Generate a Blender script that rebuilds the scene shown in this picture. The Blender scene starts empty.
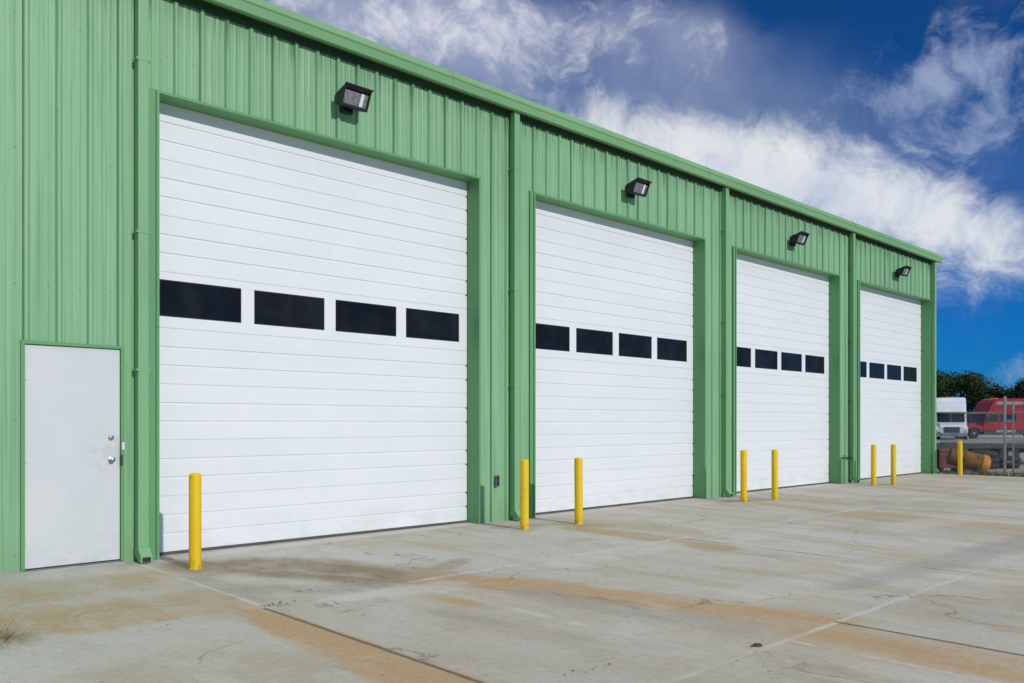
import bpy, bmesh, math, random
import numpy as np
from mathutils import Vector, Matrix
random.seed(7); rng = np.random.default_rng(7)
R = math.radians
sc = bpy.context.scene
C = sc.collection

# ------------------------------------------------------------------ camera frame
CX, HY, F, H = 512.0, 423.0, 830.0, 1.42
D = 8.818
_n = math.hypot(875.0, F)
DX, DZ = 875.0 / _n, F / _n            # wall direction in camera terms
YAW = math.atan2(DZ, DX)               # heading from +Y towards +X
def at(px, z):
    """ground point (x, y) seen in image column px at camera depth z (metres)"""
    u = (px - CX) / F
    return (z * (u * DX + DZ), z * (-u * DZ + DX) - D)

# ------------------------------------------------------------------ mesh builder
class MB:
    def __init__(self):
        self.v = []; self.f = []; self.m = []
    def add(self, vs, fs, mi=0):
        b = len(self.v)
        self.v += [tuple(p) for p in vs]
        self.f += [tuple(b + i for i in f) for f in fs]
        self.m += [mi] * len(fs)
        return self
    def box(self, x0, x1, y0, y1, z0, z1, mi=0, bev=0.0, M=None):
        if bev <= 0:
            vs = [(x0,y0,z0),(x1,y0,z0),(x1,y1,z0),(x0,y1,z0),(x0,y0,z1),(x1,y0,z1),(x1,y1,z1),(x0,y1,z1)]
            fs = [(0,3,2,1),(4,5,6,7),(0,1,5,4),(1,2,6,5),(2,3,7,6),(3,0,4,7)]
        else:
            bm = bmesh.new()
            bmesh.ops.create_cube(bm, size=1)
            bmesh.ops.scale(bm, vec=(x1-x0, y1-y0, z1-z0), verts=bm.verts)
            bmesh.ops.translate(bm, vec=((x0+x1)/2, (y0+y1)/2, (z0+z1)/2), verts=bm.verts)
            bmesh.ops.bevel(bm, geom=bm.edges[:], offset=bev, segments=2, affect='EDGES', profile=.6)
            bm.verts.index_update()
            vs = [v.co[:] for v in bm.verts]; fs = [tuple(v.index for v in f.verts) for f in bm.faces]
            bm.free()
        if M is not None: vs = [(M @ Vector(p))[:] for p in vs]
        return self.add(vs, fs, mi)
    def prism(self, prof, a, b, axis='x', mi=0, M=None, caps=True):
        """closed profile extruded along an axis; profile pairs are the other two axes in order"""
        n = len(prof)
        def P(p, t):
            if axis == 'x': return (t, p[0], p[1])
            if axis == 'y': return (p[0], t, p[1])
            return (p[0], p[1], t)
        vs = [P(p, a) for p in prof] + [P(p, b) for p in prof]
        if M is not None: vs = [(M @ Vector(p))[:] for p in vs]
        fs = [(i, (i+1) % n, n + (i+1) % n, n + i) for i in range(n)]
        if caps: fs += [tuple(range(n-1, -1, -1)), tuple(range(n, 2*n))]
        return self.add(vs, fs, mi)
    def tube(self, pts, r, n=8, mi=0, caps=True):
        pts = [Vector(p) for p in pts]
        rs = r if isinstance(r, (list, tuple)) else [r] * len(pts)
        rings = []
        for i, p in enumerate(pts):
            t = (pts[min(i+1, len(pts)-1)] - pts[max(i-1, 0)]).normalized()
            u = t.orthogonal().normalized() if abs(t.z) > .95 else t.cross(Vector((0,0,1))).normalized()
            w = t.cross(u).normalized()
            rings.append([(p + (u*math.cos(2*math.pi*k/n) + w*math.sin(2*math.pi*k/n)) * rs[i])[:] for k in range(n)])
        vs = [q for rg in rings for q in rg]; fs = []
        for i in range(len(pts)-1):
            for k in range(n):
                fs.append((i*n+k, i*n+(k+1) % n, (i+1)*n+(k+1) % n, (i+1)*n+k))
        if caps: fs += [tuple(range(n-1,-1,-1)), tuple(range((len(pts)-1)*n, len(pts)*n))]
        return self.add(vs, fs, mi)
    def lathe(self, prof, n=20, mi=0, M=None):
        vs = []; fs = []
        for (r, z) in prof:
            vs += [(r*math.cos(2*math.pi*k/n), r*math.sin(2*math.pi*k/n), z) for k in range(n)]
        for i in range(len(prof)-1):
            for k in range(n):
                fs.append((i*n+k, i*n+(k+1) % n, (i+1)*n+(k+1) % n, (i+1)*n+k))
        fs += [tuple(range(n-1,-1,-1)), tuple(range((len(prof)-1)*n, len(prof)*n))]
        if M is not None: vs = [(M @ Vector(p))[:] for p in vs]
        return self.add(vs, fs, mi)
    def build(self, name, mats, parent=None, smooth=False, origin=None):
        """verts are in world coordinates; origin = where the object's own origin sits"""
        if not isinstance(mats, (list, tuple)): mats = [mats]
        o0 = Vector(origin) if origin is not None else Vector((0,0,0))
        if parent is not None and origin is None: o0 = Vector(parent['_w'])
        me = bpy.data.meshes.new(name)
        me.from_pydata([(Vector(p) - o0)[:] for p in self.v], [], self.f)
        for m in mats: me.materials.append(m)
        me.polygons.foreach_set('material_index', self.m)
        bm = bmesh.new(); bm.from_mesh(me)
        bmesh.ops.recalc_face_normals(bm, faces=bm.faces[:])
        bm.to_mesh(me); bm.free()
        if smooth:
            me.polygons.foreach_set('use_smooth', [True]*len(me.polygons))
            try: me.set_sharp_from_angle(angle=R(35))
            except Exception: pass
        me.update()
        ob = bpy.data.objects.new(name, me); C.objects.link(ob)
        if parent is not None:
            ob.parent = parent; ob['_w'] = parent['_w']
        else:
            ob.location = o0; ob['_w'] = tuple(o0)
        return ob

def tag(o, label=None, cat=None, group=None, kind=None):
    if label: o['label'] = label
    if cat: o['category'] = cat
    if group: o['group'] = group
    if kind: o['kind'] = kind
    return o
def empty(name, loc, label=None, cat=None, group=None):
    o = bpy.data.objects.new(name, None); C.objects.link(o)
    o.empty_display_size = .3; o.location = loc; o['_w'] = tuple(loc)
    return tag(o, label, cat, group)
def copy_tree(o, parent=None):
    c = o.copy(); C.objects.link(c)
    if parent is not None: c.parent = parent
    for ch in list(o.children): copy_tree(ch, c)
    return c

# ------------------------------------------------------------------ materials
class NT:
    def __init__(self, tree): self.t = tree; self.n = tree.nodes; self.l = tree.links
    def node(self, typ, **kw):
        nd = self.n.new(typ)
        for k, v in kw.items(): setattr(nd, k, v)
        return nd
    def put(self, sock, v):
        if isinstance(v, bpy.types.NodeSocket): self.l.new(v, sock)
        elif v is not None: sock.default_value = v
    def math(self, op, a, b=None, c=None, clamp=False):
        nd = self.node('ShaderNodeMath', operation=op, use_clamp=clamp)
        self.put(nd.inputs[0], a); self.put(nd.inputs[1], b); self.put(nd.inputs[2], c)
        return nd.outputs[0]
    def mix(self, f, a, b, blend='MIX'):
        nd = self.node('ShaderNodeMix', data_type='RGBA', blend_type=blend)
        self.put(nd.inputs[0], f)
        for s, v in ((6, a), (7, b)):
            if isinstance(v, tuple) and len(v) == 3: v = v + (1,)
            self.put(nd.inputs[s], v)
        return nd.outputs[2]
    def noise(self, vec, scale=5, detail=4, rough=.55, dist=0, dim='3D'):
        nd = self.node('ShaderNodeTexNoise', noise_dimensions=dim)
        self.put(nd.inputs['Vector'], vec)
        nd.inputs['Scale'].default_value = scale; nd.inputs['Detail'].default_value = detail
        nd.inputs['Roughness'].default_value = rough; nd.inputs['Distortion'].default_value = dist
        return nd.outputs[0]
    def mapping(self, vec, scale=(1,1,1), loc=(0,0,0), rot=(0,0,0)):
        nd = self.node('ShaderNodeMapping')
        self.put(nd.inputs['Vector'], vec)
        nd.inputs['Scale'].default_value = scale; nd.inputs['Location'].default_value = loc; nd.inputs['Rotation'].default_value = rot
        return nd.outputs[0]
    def ramp(self, f, a, b):
        """smooth 0..1 between a and b"""
        nd = self.node('ShaderNodeMapRange', interpolation_type='SMOOTHSTEP')
        self.put(nd.inputs['Value'], f); nd.inputs['From Min'].default_value = a; nd.inputs['From Max'].default_value = b
        return nd.outputs[0]
    def attr(self, name):
        nd = self.node('ShaderNodeAttribute', attribute_name=name); return nd.outputs['Fac']
    def xyz(self, vec):
        nd = self.node('ShaderNodeSeparateXYZ'); self.put(nd.inputs[0], vec); return nd.outputs
    def comb(self, x, y, z):
        nd = self.node('ShaderNodeCombineXYZ'); self.put(nd.inputs[0], x); self.put(nd.inputs[1], y); self.put(nd.inputs[2], z); return nd.outputs[0]
    def bump(self, h, strength=.3, dist=.01):
        nd = self.node('ShaderNodeBump'); self.put(nd.inputs['Height'], h)
        nd.inputs['Strength'].default_value = strength; nd.inputs['Distance'].default_value = dist
        return nd.outputs[0]
def new_mat(name):
    m = bpy.data.materials.new(name); m.use_nodes = True
    t = NT(m.node_tree); b = m.node_tree.nodes['Principled BSDF']
    pos = t.node('ShaderNodeNewGeometry').outputs['Position']
    return m, t, b, pos
def flat_mat(name, col, rough=.5, metal=0, var=.12, scale=6, spec=.5, bump=0):
    m, t, b, pos = new_mat(name)
    obc = t.node('ShaderNodeTexCoord').outputs['Object']
    n = t.noise(obc, scale, 5, .6)
    f = t.ramp(n, .3, .7)
    c = t.mix(f, tuple(x*(1-var) for x in col), tuple(min(1, x*(1+var)) for x in col))
    t.put(b.inputs['Base Color'], c)
    b.inputs['Roughness'].default_value = rough; b.inputs['Metallic'].default_value = metal
    b.inputs['Specular IOR Level'].default_value = spec
    if bump: t.put(b.inputs['Normal'], t.bump(t.noise(obc, scale*8, 4, .6), bump, .01))
    return m

GREEN = (.232, .452, .232)
def green_metal(name, col=GREEN, streaks=True):
    m, t, b, pos = new_mat(name)
    big = t.noise(t.mapping(pos, (.35,.35,.25)), 1.0, 3, .5)
    c = t.mix(t.ramp(big, .3, .7), tuple(x*.93 for x in col), tuple(x*1.06 for x in col))
    if streaks:
        # rain-washed vertical streaks, chalking, dirt under the eave, splash at the foot
        s1 = t.noise(t.mapping(pos, (14, 14, .22)), 1.0, 5, .6)
        s2 = t.noise(t.mapping(pos, (42, 42, .5)), 1.0, 3, .5)
        c = t.mix(t.math('MULTIPLY', t.ramp(s1, .46, .66), .42), c, (.33, .52, .36))
        c = t.mix(t.math('MULTIPLY', t.ramp(s2, .48, .68), .34), c, (.10, .25, .11))
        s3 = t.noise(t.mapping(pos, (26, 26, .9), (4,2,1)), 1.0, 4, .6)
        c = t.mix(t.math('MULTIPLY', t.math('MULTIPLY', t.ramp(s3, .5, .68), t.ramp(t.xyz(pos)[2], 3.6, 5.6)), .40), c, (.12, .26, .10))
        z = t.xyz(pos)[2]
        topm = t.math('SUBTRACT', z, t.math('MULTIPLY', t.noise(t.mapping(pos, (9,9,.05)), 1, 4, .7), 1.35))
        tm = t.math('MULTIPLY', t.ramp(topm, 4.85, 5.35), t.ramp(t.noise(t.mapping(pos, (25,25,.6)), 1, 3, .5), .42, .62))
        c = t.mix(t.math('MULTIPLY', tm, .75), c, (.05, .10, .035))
        foot = t.math('SUBTRACT', 1.0, t.ramp(z, .02, .45))
        c = t.mix(t.math('MULTIPLY', foot, t.math('MULTIPLY', t.noise(t.mapping(pos,(6,6,3)), 1, 4, .6), .42)), c, (.17, .22, .11))
    # each sheet of cladding has weathered a little differently; laps between sheets
    if streaks:
        px_ = t.math('DIVIDE', t.math('SUBTRACT', t.xyz(pos)[0], 4.555), .8436)
        wn = t.node('ShaderNodeTexWhiteNoise', noise_dimensions='1D'); t.put(wn.inputs['W'], t.math('FLOOR', px_))
        c = t.mix(t.math('MULTIPLY', wn.outputs[0], .16), c, (.27,.47,.27))
        lap = t.math('LESS_THAN', t.math('FRACT', px_), .012)
        c = t.mix(t.math('MULTIPLY', lap, .55), c, (.06,.15,.06))
        # fastener heads in rows along the girts
        fx = t.math('ABSOLUTE', t.math('SUBTRACT', t.math('FRACT', t.math('DIVIDE', t.math('SUBTRACT', t.xyz(pos)[0], 4.635), .2812)), .5))
        fz = t.math('ABSOLUTE', t.math('SUBTRACT', t.math('FRACT', t.math('DIVIDE', t.math('ADD', t.xyz(pos)[2], .45), 1.27)), .5))
        sc_ = t.math('MULTIPLY', t.math('LESS_THAN', t.math('MULTIPLY', fx, .2812), .006), t.math('LESS_THAN', t.math('MULTIPLY', fz, 1.27), .007))
        c = t.mix(t.math('MULTIPLY', sc_, .7), c, (.05,.12,.05))
    # small specks
    sp = t.noise(pos, 17, 2, .5)
    c = t.mix(t.math('MULTIPLY', t.ramp(sp, .73, .78), .55), c, (.10, .17, .09))
    t.put(b.inputs['Base Color'], c)
    b.inputs['Roughness'].default_value = .5
    t.put(b.inputs['Roughness'], t.math('MULTIPLY_ADD', big, .25, .36))
    b.inputs['Specular IOR Level'].default_value = .35
    h = t.noise(t.mapping(pos, (2.2, 2.2, .9)), 1.0, 2, .5)
    t.put(b.inputs['Normal'], t.bump(h, .25, .02))
    return m
M = {}
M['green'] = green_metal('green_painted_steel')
M['green_trim'] = green_metal('green_trim_steel', (.13, .34, .135), streaks=False)
M['green_spout'] = green_metal('green_downspout_steel', (.205, .43, .20), streaks=False)
M['green_gutter'] = green_metal('green_gutter_steel', (.20, .40, .18), streaks=False)

def door_white():
    m, t, b, pos = new_mat('white_door_steel')
    n = t.noise(t.mapping(pos, (.7,.7,1.6)), 1.2, 5, .6)
    c = t.mix(t.ramp(n, .3, .72), (.77,.795,.79), (.81,.825,.815))
    z = t.xyz(pos)[2]
    wn = t.node('ShaderNodeTexWhiteNoise', noise_dimensions='2D'); t.put(wn.inputs['Vector'], t.comb(t.math('FLOOR', t.math('DIVIDE', t.math('SUBTRACT', z, .03), .6032)), t.math('FLOOR', t.math('DIVIDE', t.xyz(pos)[0], 5.5)), 0))
    c = t.mix(t.math('MULTIPLY', wn.outputs[0], .20), c, (.70,.725,.72))
    grime = t.math('MULTIPLY', t.math('SUBTRACT', 1, t.ramp(z, .0, .55)), t.ramp(t.noise(t.mapping(pos,(3,3,6)),1,5,.65), .4, .7))
    c = t.mix(t.math('MULTIPLY', grime, .30), c, (.50,.46,.38))
    st = t.noise(t.mapping(pos, (20,20,.35)), 1, 4, .6)
    c = t.mix(t.math('MULTIPLY', t.ramp(st, .56, .76), .09), c, (.60,.61,.60))
    t.put(b.inputs['Base Color'], c)
    b.inputs['Roughness'].default_value = .5; b.inputs['Specular IOR Level'].default_value = .3
    fine = t.noise(t.mapping(pos, (28, 28, 90)), 1, 3, .6)
    wav = t.noise(t.mapping(pos, (.9,.9,3.0)), 1, 2, .5)
    h = t.math('ADD', t.math('MULTIPLY', fine, .09), t.math('MULTIPLY', wav, 1.0))
    t.put(b.inputs['Normal'], t.bump(h, .42, .022))
    return m
M['white'] = door_white()
def pane_black():
    m, t, b, pos = new_mat('dark_window_glass')
    n = t.noise(pos, 2.5, 4, .6)
    t.put(b.inputs['Base Color'], t.mix(t.ramp(n,.35,.7), (.009,.010,.012), (.017,.019,.022)))
    t.put(b.inputs['Roughness'], t.math('MULTIPLY_ADD', n, .12, .08))
    b.inputs['Specular IOR Level'].default_value = .13
    return m
M['glass'] = pane_black()
M['rubber'] = flat_mat('black_rubber', (.018,.019,.02), .7)
def entry_door():
    m, t, b, pos = new_mat('off_white_entry_door_paint')
    X, Y, Z = t.xyz(pos)
    n = t.noise(t.mapping(pos, (1.5,1.5,.9)), 1, 5, .6)
    c = t.mix(t.ramp(n,.3,.7), (.61,.645,.635), (.66,.68,.665))
    low = t.math('MULTIPLY', t.math('SUBTRACT', 1, t.ramp(Z, .05, .50)), t.ramp(t.noise(t.mapping(pos,(5,5,9)),1,6,.7), .40, .68))
    c = t.mix(t.math('MULTIPLY', low, .28), c, (.45,.42,.34))
    d = t.node('ShaderNodeVectorMath', operation='DISTANCE'); t.put(d.inputs[0], pos); d.inputs[1].default_value = (2.80,0,1.12)
    hand = t.math('MULTIPLY', t.math('SUBTRACT', 1, t.ramp(d.outputs['Value'], .05, .30)), t.ramp(t.noise(pos, 11, 5, .65), .42, .68))
    c = t.mix(t.math('MULTIPLY', hand, .40), c, (.36,.35,.32))
    scr = t.ramp(t.noise(t.mapping(pos,(6,6,55),(0,0,0),(0,R(20),0)), 1, 3, .5), .70, .74)
    c = t.mix(t.math('MULTIPLY', scr, .25), c, (.45,.45,.43))
    t.put(b.inputs['Base Color'], c); b.inputs['Roughness'].default_value = .48; b.inputs['Specular IOR Level'].default_value = .3
    t.put(b.inputs['Normal'], t.bump(t.noise(t.mapping(pos,(2,2,1.2)),1,3,.5), .3, .012))
    return m
M['door_grey'] = entry_door()
M['steel'] = flat_mat('brushed_steel', (.42,.41,.40), .35, 1.0)
M['eave_shade'] = flat_mat('dark_green_eave_shade', (.018,.055,.02), .8)  # dark tone for the shade painted under the eave
M['seal'] = flat_mat('grey_door_seal', (.09,.095,.09), .8)
M['galv'] = flat_mat('galvanised_steel', (.27,.285,.29), .5, .7, .15, 9)
M['black'] = flat_mat('black_housing_paint', (.014,.013,.014), .45)
M['lens'] = flat_mat('lamp_reflector_glass', (.30,.31,.33), .22, .55, .35, 16)
M['bulb'] = flat_mat('white_lamp_tube', (.85,.86,.88), .3)
M['roof'] = flat_mat('pale_roof_steel', (.42,.48,.42), .45, .1)
M['orange'] = flat_mat('faded_orange_plastic', (.62,.24,.012), .55, 0, .3, 5)
M['rust'] = flat_mat('rusty_brown_steel', (.10,.045,.012), .8, .1, .4, 6, .3, .3)
M['rusty_orange'] = flat_mat('rusty_orange_paint', (.20,.085,.012), .7, 0, .45, 7, .3, .2)
M['darkred'] = flat_mat('dark_red_paint', (.12,.02,.015), .6, 0, .4, 4)
M['tyre'] = flat_mat('tyre_rubber', (.02,.02,.021), .8)
M['chassis'] = flat_mat('dark_chassis_steel', (.03,.033,.038), .6)
M['deck'] = flat_mat('worn_grey_deck', (.20,.22,.24), .7, .0, .35, 3)
M['truck_red'] = flat_mat('red_truck_paint', (.30,.008,.014), .3, 0, .15, 1.2, .5)
M['truck_white'] = flat_mat('white_truck_paint', (.74,.77,.80), .32, 0, .06, 1.2, .5)
M['stripe'] = flat_mat('silver_stripe_paint', (.30,.22,.25), .35, .2)
M['truck_glass'] = flat_mat('truck_window_glass', (.012,.025,.028), .12)
M['chrome'] = flat_mat('chrome_trim', (.62,.63,.65), .15, 1)
M['head'] = flat_mat('headlamp_glass', (.7,.7,.68), .1, 0, .05)
M['bark'] = flat_mat('tree_bark', (.07,.055,.04), .9, 0, .3, 10, .2, .4)
M['label'] = flat_mat('white_strike_plate', (.75,.76,.77), .4)

def yellow_paint():
    m, t, b, pos = new_mat('yellow_bollard_paint')
    obc = t.node('ShaderNodeTexCoord').outputs['Object']
    n = t.noise(pos, 4, 5, .6)
    c = t.mix(t.ramp(n,.3,.7), (.80,.515,.004), (.86,.575,.008))
    z = t.xyz(obc)[2]
    foot = t.math('MULTIPLY', t.math('SUBTRACT', 1, t.ramp(z, .0, .16)), t.ramp(t.noise(pos, 22, 4, .7), .42, .66))
    c = t.mix(t.math('MULTIPLY', foot, .7), c, (.25,.13,.02))
    chip = t.ramp(t.noise(pos, 24, 4, .65), .64, .68)
    c = t.mix(t.math('MULTIPLY', chip, .6), c, (.30,.17,.04))
    st = t.ramp(t.noise(t.mapping(pos,(30,30,1.2)), 1, 3, .6), .55, .75)
    c = t.mix(t.math('MULTIPLY', st, .25), c, (.45,.30,.02))
    t.put(b.inputs['Base Color'], c)
    b.inputs['Roughness'].default_value = .45; b.inputs['Specular IOR Level'].default_value = .35
    t.put(b.inputs['Normal'], t.bump(t.noise(pos, 30, 3, .6), .12, .01))
    return m
M['yellow'] = yellow_paint()

def foliage(name, a, b_, c_):
    m, t, b, pos = new_mat(name)
    n1 = t.noise(pos, .5, 3, .6); n2 = t.noise(pos, 4.0, 2, .6)
    c = t.mix(t.ramp(n1,.35,.65), a, b_)
    c = t.mix(t.math('MULTIPLY', t.ramp(n2,.5,.7), .6), c, c_)
    t.put(b.inputs['Base Color'], c); b.inputs['Roughness'].default_value = .7
    b.inputs['Specular IOR Level'].default_value = .2
    return m
M['leaf'] = foliage('dark_tree_leaves', (.018,.042,.012), (.032,.062,.016), (.055,.085,.02))
M['straw'] = foliage('dry_straw_grass', (.44,.34,.16), (.27,.19,.08), (.54,.44,.22))
M['weed'] = foliage('green_weed_leaves', (.10,.16,.05), (.16,.19,.08), (.25,.22,.10))

# concrete paving -----------------------------------------------------------
def concrete():
    m, t, b, pos = new_mat('weathered_concrete')
    X, Y, Z = t.xyz(pos)
    big = t.noise(t.mapping(pos, (.32,.14,1)), 1, 6, .6, .6)
    mid = t.noise(t.mapping(pos, (1.7,.55,1)), 1, 6, .65, .5)
    fine = t.noise(pos, 17, 8, .80)
    grit = t.noise(pos, 75, 4, .75)
    c = t.mix(t.ramp(big,.34,.66), (.46,.435,.345), (.585,.565,.485))
    c = t.mix(t.math('MULTIPLY', t.ramp(mid,.42,.72), .5), c, (.47,.43,.34))
    # per-slab tone: cells of the pour pattern
    sx = t.math('FLOOR', t.math('DIVIDE', t.math('SUBTRACT', X, 3.0), 2.76))
    sy = t.math('FLOOR', t.math('DIVIDE', t.math('ADD', Y, 2.84), 3.28))
    wn = t.node('ShaderNodeTexWhiteNoise', noise_dimensions='2D'); t.put(wn.inputs['Vector'], t.comb(sx, sy, 0))
    c = t.mix(t.math('MULTIPLY', wn.outputs[0], .52), c, (.575,.575,.54))
    # run-off streaks, long across the lot
    strk = t.noise(t.mapping(pos, (2.6,.16,1), (3,1,0), (0,0,R(-6))), 1, 5, .6, .3)
    far = t.ramp(X, 2.0, 7.0)
    c = t.mix(t.math('MULTIPLY', t.math('MULTIPLY', t.ramp(strk,.47,.68), far), .62), c, (.45,.355,.215))
    blot = t.noise(t.mapping(pos, (.75,.5,1), (11,4,0)), 1, 6, .68, .6)
    c = t.mix(t.math('MULTIPLY', t.ramp(blot,.44,.64), .60), c, (.44,.375,.25))
    blt2 = t.noise(t.mapping(pos, (1.1,.6,1), (1,14,0)), 1, 6, .68, .6)
    c = t.mix(t.math('MULTIPLY', t.ramp(blt2,.52,.68), .45), c, (.60,.605,.59))
    # drawn stains (attributes hold where they are, noise breaks their edges)
    brk = t.noise(t.mapping(pos, (3.2,1.1,1)), 1, 6, .7, .4)
    spk = t.noise(pos, 9, 5, .7)
    wide = t.noise(t.mapping(pos, (1.3,.45,1), (7,2,0)), 1, 5, .65, .5)
    patch = t.noise(t.mapping(pos, (2.2,1.0,1), (3,9,0)), 1, 7, .7, .7)
    for nm, col, amt in (('stain_brown', (.27,.205,.105), .90), ('stain_yellow', (.46,.325,.145), .85), ('stain_orange', (.51,.325,.155), .90),
                         ('stain_dark', (.30,.285,.255), .55), ('stain_pale', (.70,.68,.63), .60)):
        a = t.attr(nm)
        k = t.math('ADD', a, t.math('MULTIPLY', t.math('SUBTRACT', brk, .5), 1.5))
        k = t.math('ADD', k, t.math('MULTIPLY', t.math('SUBTRACT', wide, .5), 1.3))
        k = t.math('ADD', k, t.math('MULTIPLY', t.math('SUBTRACT', spk, .5), .55))
        k = t.math('MULTIPLY', t.ramp(k, .15, 1.15), t.ramp(a, .0, .6))
        if nm in ('stain_orange', 'stain_yellow', 'stain_brown'):
            k = t.math('MULTIPLY', k, t.math('MULTIPLY_ADD', t.ramp(patch, .34, .56), .52, .48))
        c = t.mix(t.math('MULTIPLY', k, amt), c, col)
    # joints: warped straight lines, worn pale arrises, dark where dirt sits
    wx = t.math('MULTIPLY', t.math('SUBTRACT', t.noise(t.mapping(pos,(1,1,1)), 2.2, 4, .6), .5), .035)
    def line(coord, at_, w, soft=.6):
        dd = t.math('ABSOLUTE', t.math('ADD', t.math('SUBTRACT', coord, at_), wx))
        return t.math('SUBTRACT', 1, t.ramp(dd, w*(1-soft), w))
    def gate(coord, lo, hi): return t.math('MULTIPLY', t.math('GREATER_THAN', coord, lo), t.math('LESS_THAN', coord, hi))
    worn = t.noise(t.mapping(pos,(1,1,1)), 1.1, 5, .7)
    hollow = None
    def acc(cur, f): return f if cur is None else t.math('MAXIMUM', cur, f)
    pale = None; dark = None
    for y0, w in ((-6.12,.032), (-9.4,.03)):
        pale = acc(pale, line(Y, y0, w))
        dark = acc(dark, t.math('MULTIPLY', line(Y, y0+.012, .022), t.ramp(worn,.60,.72)))
    pale = acc(pale, t.math('MULTIPLY', line(Y, -2.82, .06), t.math('MULTIPLY', t.math('GREATER_THAN', X, 4.2), t.ramp(worn,.25,.6))))
    dark = acc(dark, t.math('MULTIPLY', line(Y, -2.84, .03), t.math('MULTIPLY', t.math('LESS_THAN', X, 4.4), t.ramp(worn,.58,.70))))
    pale = acc(pale, t.math('MULTIPLY', line(X, 4.38, .06, .9), t.math('MULTIPLY', gate(Y, -6.1, -3.3), t.ramp(worn,.3,.6))))
    pale = acc(pale, t.math('MULTIPLY', line(X, 5.05, .035), t.math('LESS_THAN', Y, -6.1)))
    dark = acc(dark, t.math('MULTIPLY', line(X, 3.0, .022), t.math('LESS_THAN', Y, -2.9)))
    pale = acc(pale, t.math('MULTIPLY', line(X, 3.03, .03), t.math('MULTIPLY', gate(Y, -2.8, 0), t.ramp(worn,.3,.5))))
    dark = acc(dark, t.math('MULTIPLY', line(X, 5.76, .028), t.math('LESS_THAN', Y, -6.1)))
    for x0 in (8.55, 14.1, 19.6):
        dark = acc(dark, t.math('MULTIPLY', line(X, x0, .03), t.math('MULTIPLY', t.math('LESS_THAN', Y, -2.85), t.ramp(worn,.4,.6))))
    c = t.mix(t.math('MULTIPLY', pale, t.math('MULTIPLY_ADD', t.ramp(worn,.38,.60), .58, .10)), c, (.66,.65,.615))
    c = t.mix(t.math('MULTIPLY', dark, .82), c, (.10,.085,.065))
    # hairline cracks
    vo = t.node('ShaderNodeTexVoronoi', feature='DISTANCE_TO_EDGE'); vo.inputs['Scale'].default_value = .42
    wv = t.node('ShaderNodeVectorMath', operation='ADD'); t.put(wv.inputs[0], pos)
    nz = t.node('ShaderNodeTexNoise'); t.put(nz.inputs['Vector'], pos); nz.inputs['Scale'].default_value = 1.7; nz.inputs['Detail'].default_value = 6
    sc_ = t.node('ShaderNodeVectorMath', operation='SCALE'); t.put(sc_.inputs[0], nz.outputs['Color']); sc_.inputs['Scale'].default_value = .9
    t.put(wv.inputs[1], sc_.outputs[0]); t.put(vo.inputs['Vector'], wv.outputs[0])
    crack = t.math('MULTIPLY', t.math('SUBTRACT', 1, t.ramp(vo.outputs['Distance'], .0, .008)), t.ramp(t.noise(pos, .55, 3, .6), .50, .58))
    c = t.mix(t.math('MULTIPLY', crack, .65), c, (.17,.15,.12))
    # aggregate and specks
    c = t.mix(t.math('MULTIPLY', t.ramp(fine,.50,.68), .46), c, (.30,.27,.22))
    c = t.mix(t.math('MULTIPLY', t.ramp(fine,.50,.32), .24), c, (.66,.63,.57))
    c = t.mix(t.math('MULTIPLY', t.ramp(grit,.55,.66), .40), c, (.20,.185,.155))
    c = t.mix(t.math('MULTIPLY', t.ramp(grit,.43,.34), .30), c, (.66,.64,.59))
    spots = t.ramp(t.noise(pos, 9.5, 3, .55), .70, .73)
    c = t.mix(t.math('MULTIPLY', spots, .7), c, (.15,.125,.10))
    t.put(b.inputs['Base Color'], c)
    t.put(b.inputs['Roughness'], t.math('MULTIPLY_ADD', fine, .25, .72))
    b.inputs['Specular IOR Level'].default_value = .25
    h = t.math('ADD', t.math('MULTIPLY', fine, .5), t.math('MULTIPLY', grit, .25))
    h = t.math('SUBTRACT', h, t.math('MULTIPLY', dark, 1.6))
    h = t.math('SUBTRACT', h, t.math('MULTIPLY', pale, .35))
    t.put(b.inputs['Normal'], t.bump(h, .5, .008))
    return m
M['concrete'] = concrete()
def gravel():
    m, t, b, pos = new_mat('pale_gravel_ground')
    a = t.noise(pos, .35, 5, .65); s = t.noise(pos, 14, 4, .7); w = t.noise(pos, 1.3, 5, .7)
    c = t.mix(t.ramp(a,.35,.65), (.33,.32,.28), (.42,.41,.37))
    c = t.mix(t.math('MULTIPLY', t.ramp(s,.45,.65), .5), c, (.20,.19,.16))
    c = t.mix(t.math('MULTIPLY', t.ramp(w,.52,.66), .7), c, (.13,.17,.06))
    t.put(b.inputs['Base Color'], c); b.inputs['Roughness'].default_value = .95
    t.put(b.inputs['Normal'], t.bump(s, .6, .03))
    return m
M['gravel'] = gravel()

# ------------------------------------------------------------------ ground
g = MB(); S = 2500
g.add([(-S,-S,-.06),(S,-S,-.06),(S,S,-.06),(-S,S,-.06)], [(0,1,2,3)])
tag(g.build('ground', M['gravel']), kind='structure')

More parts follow.
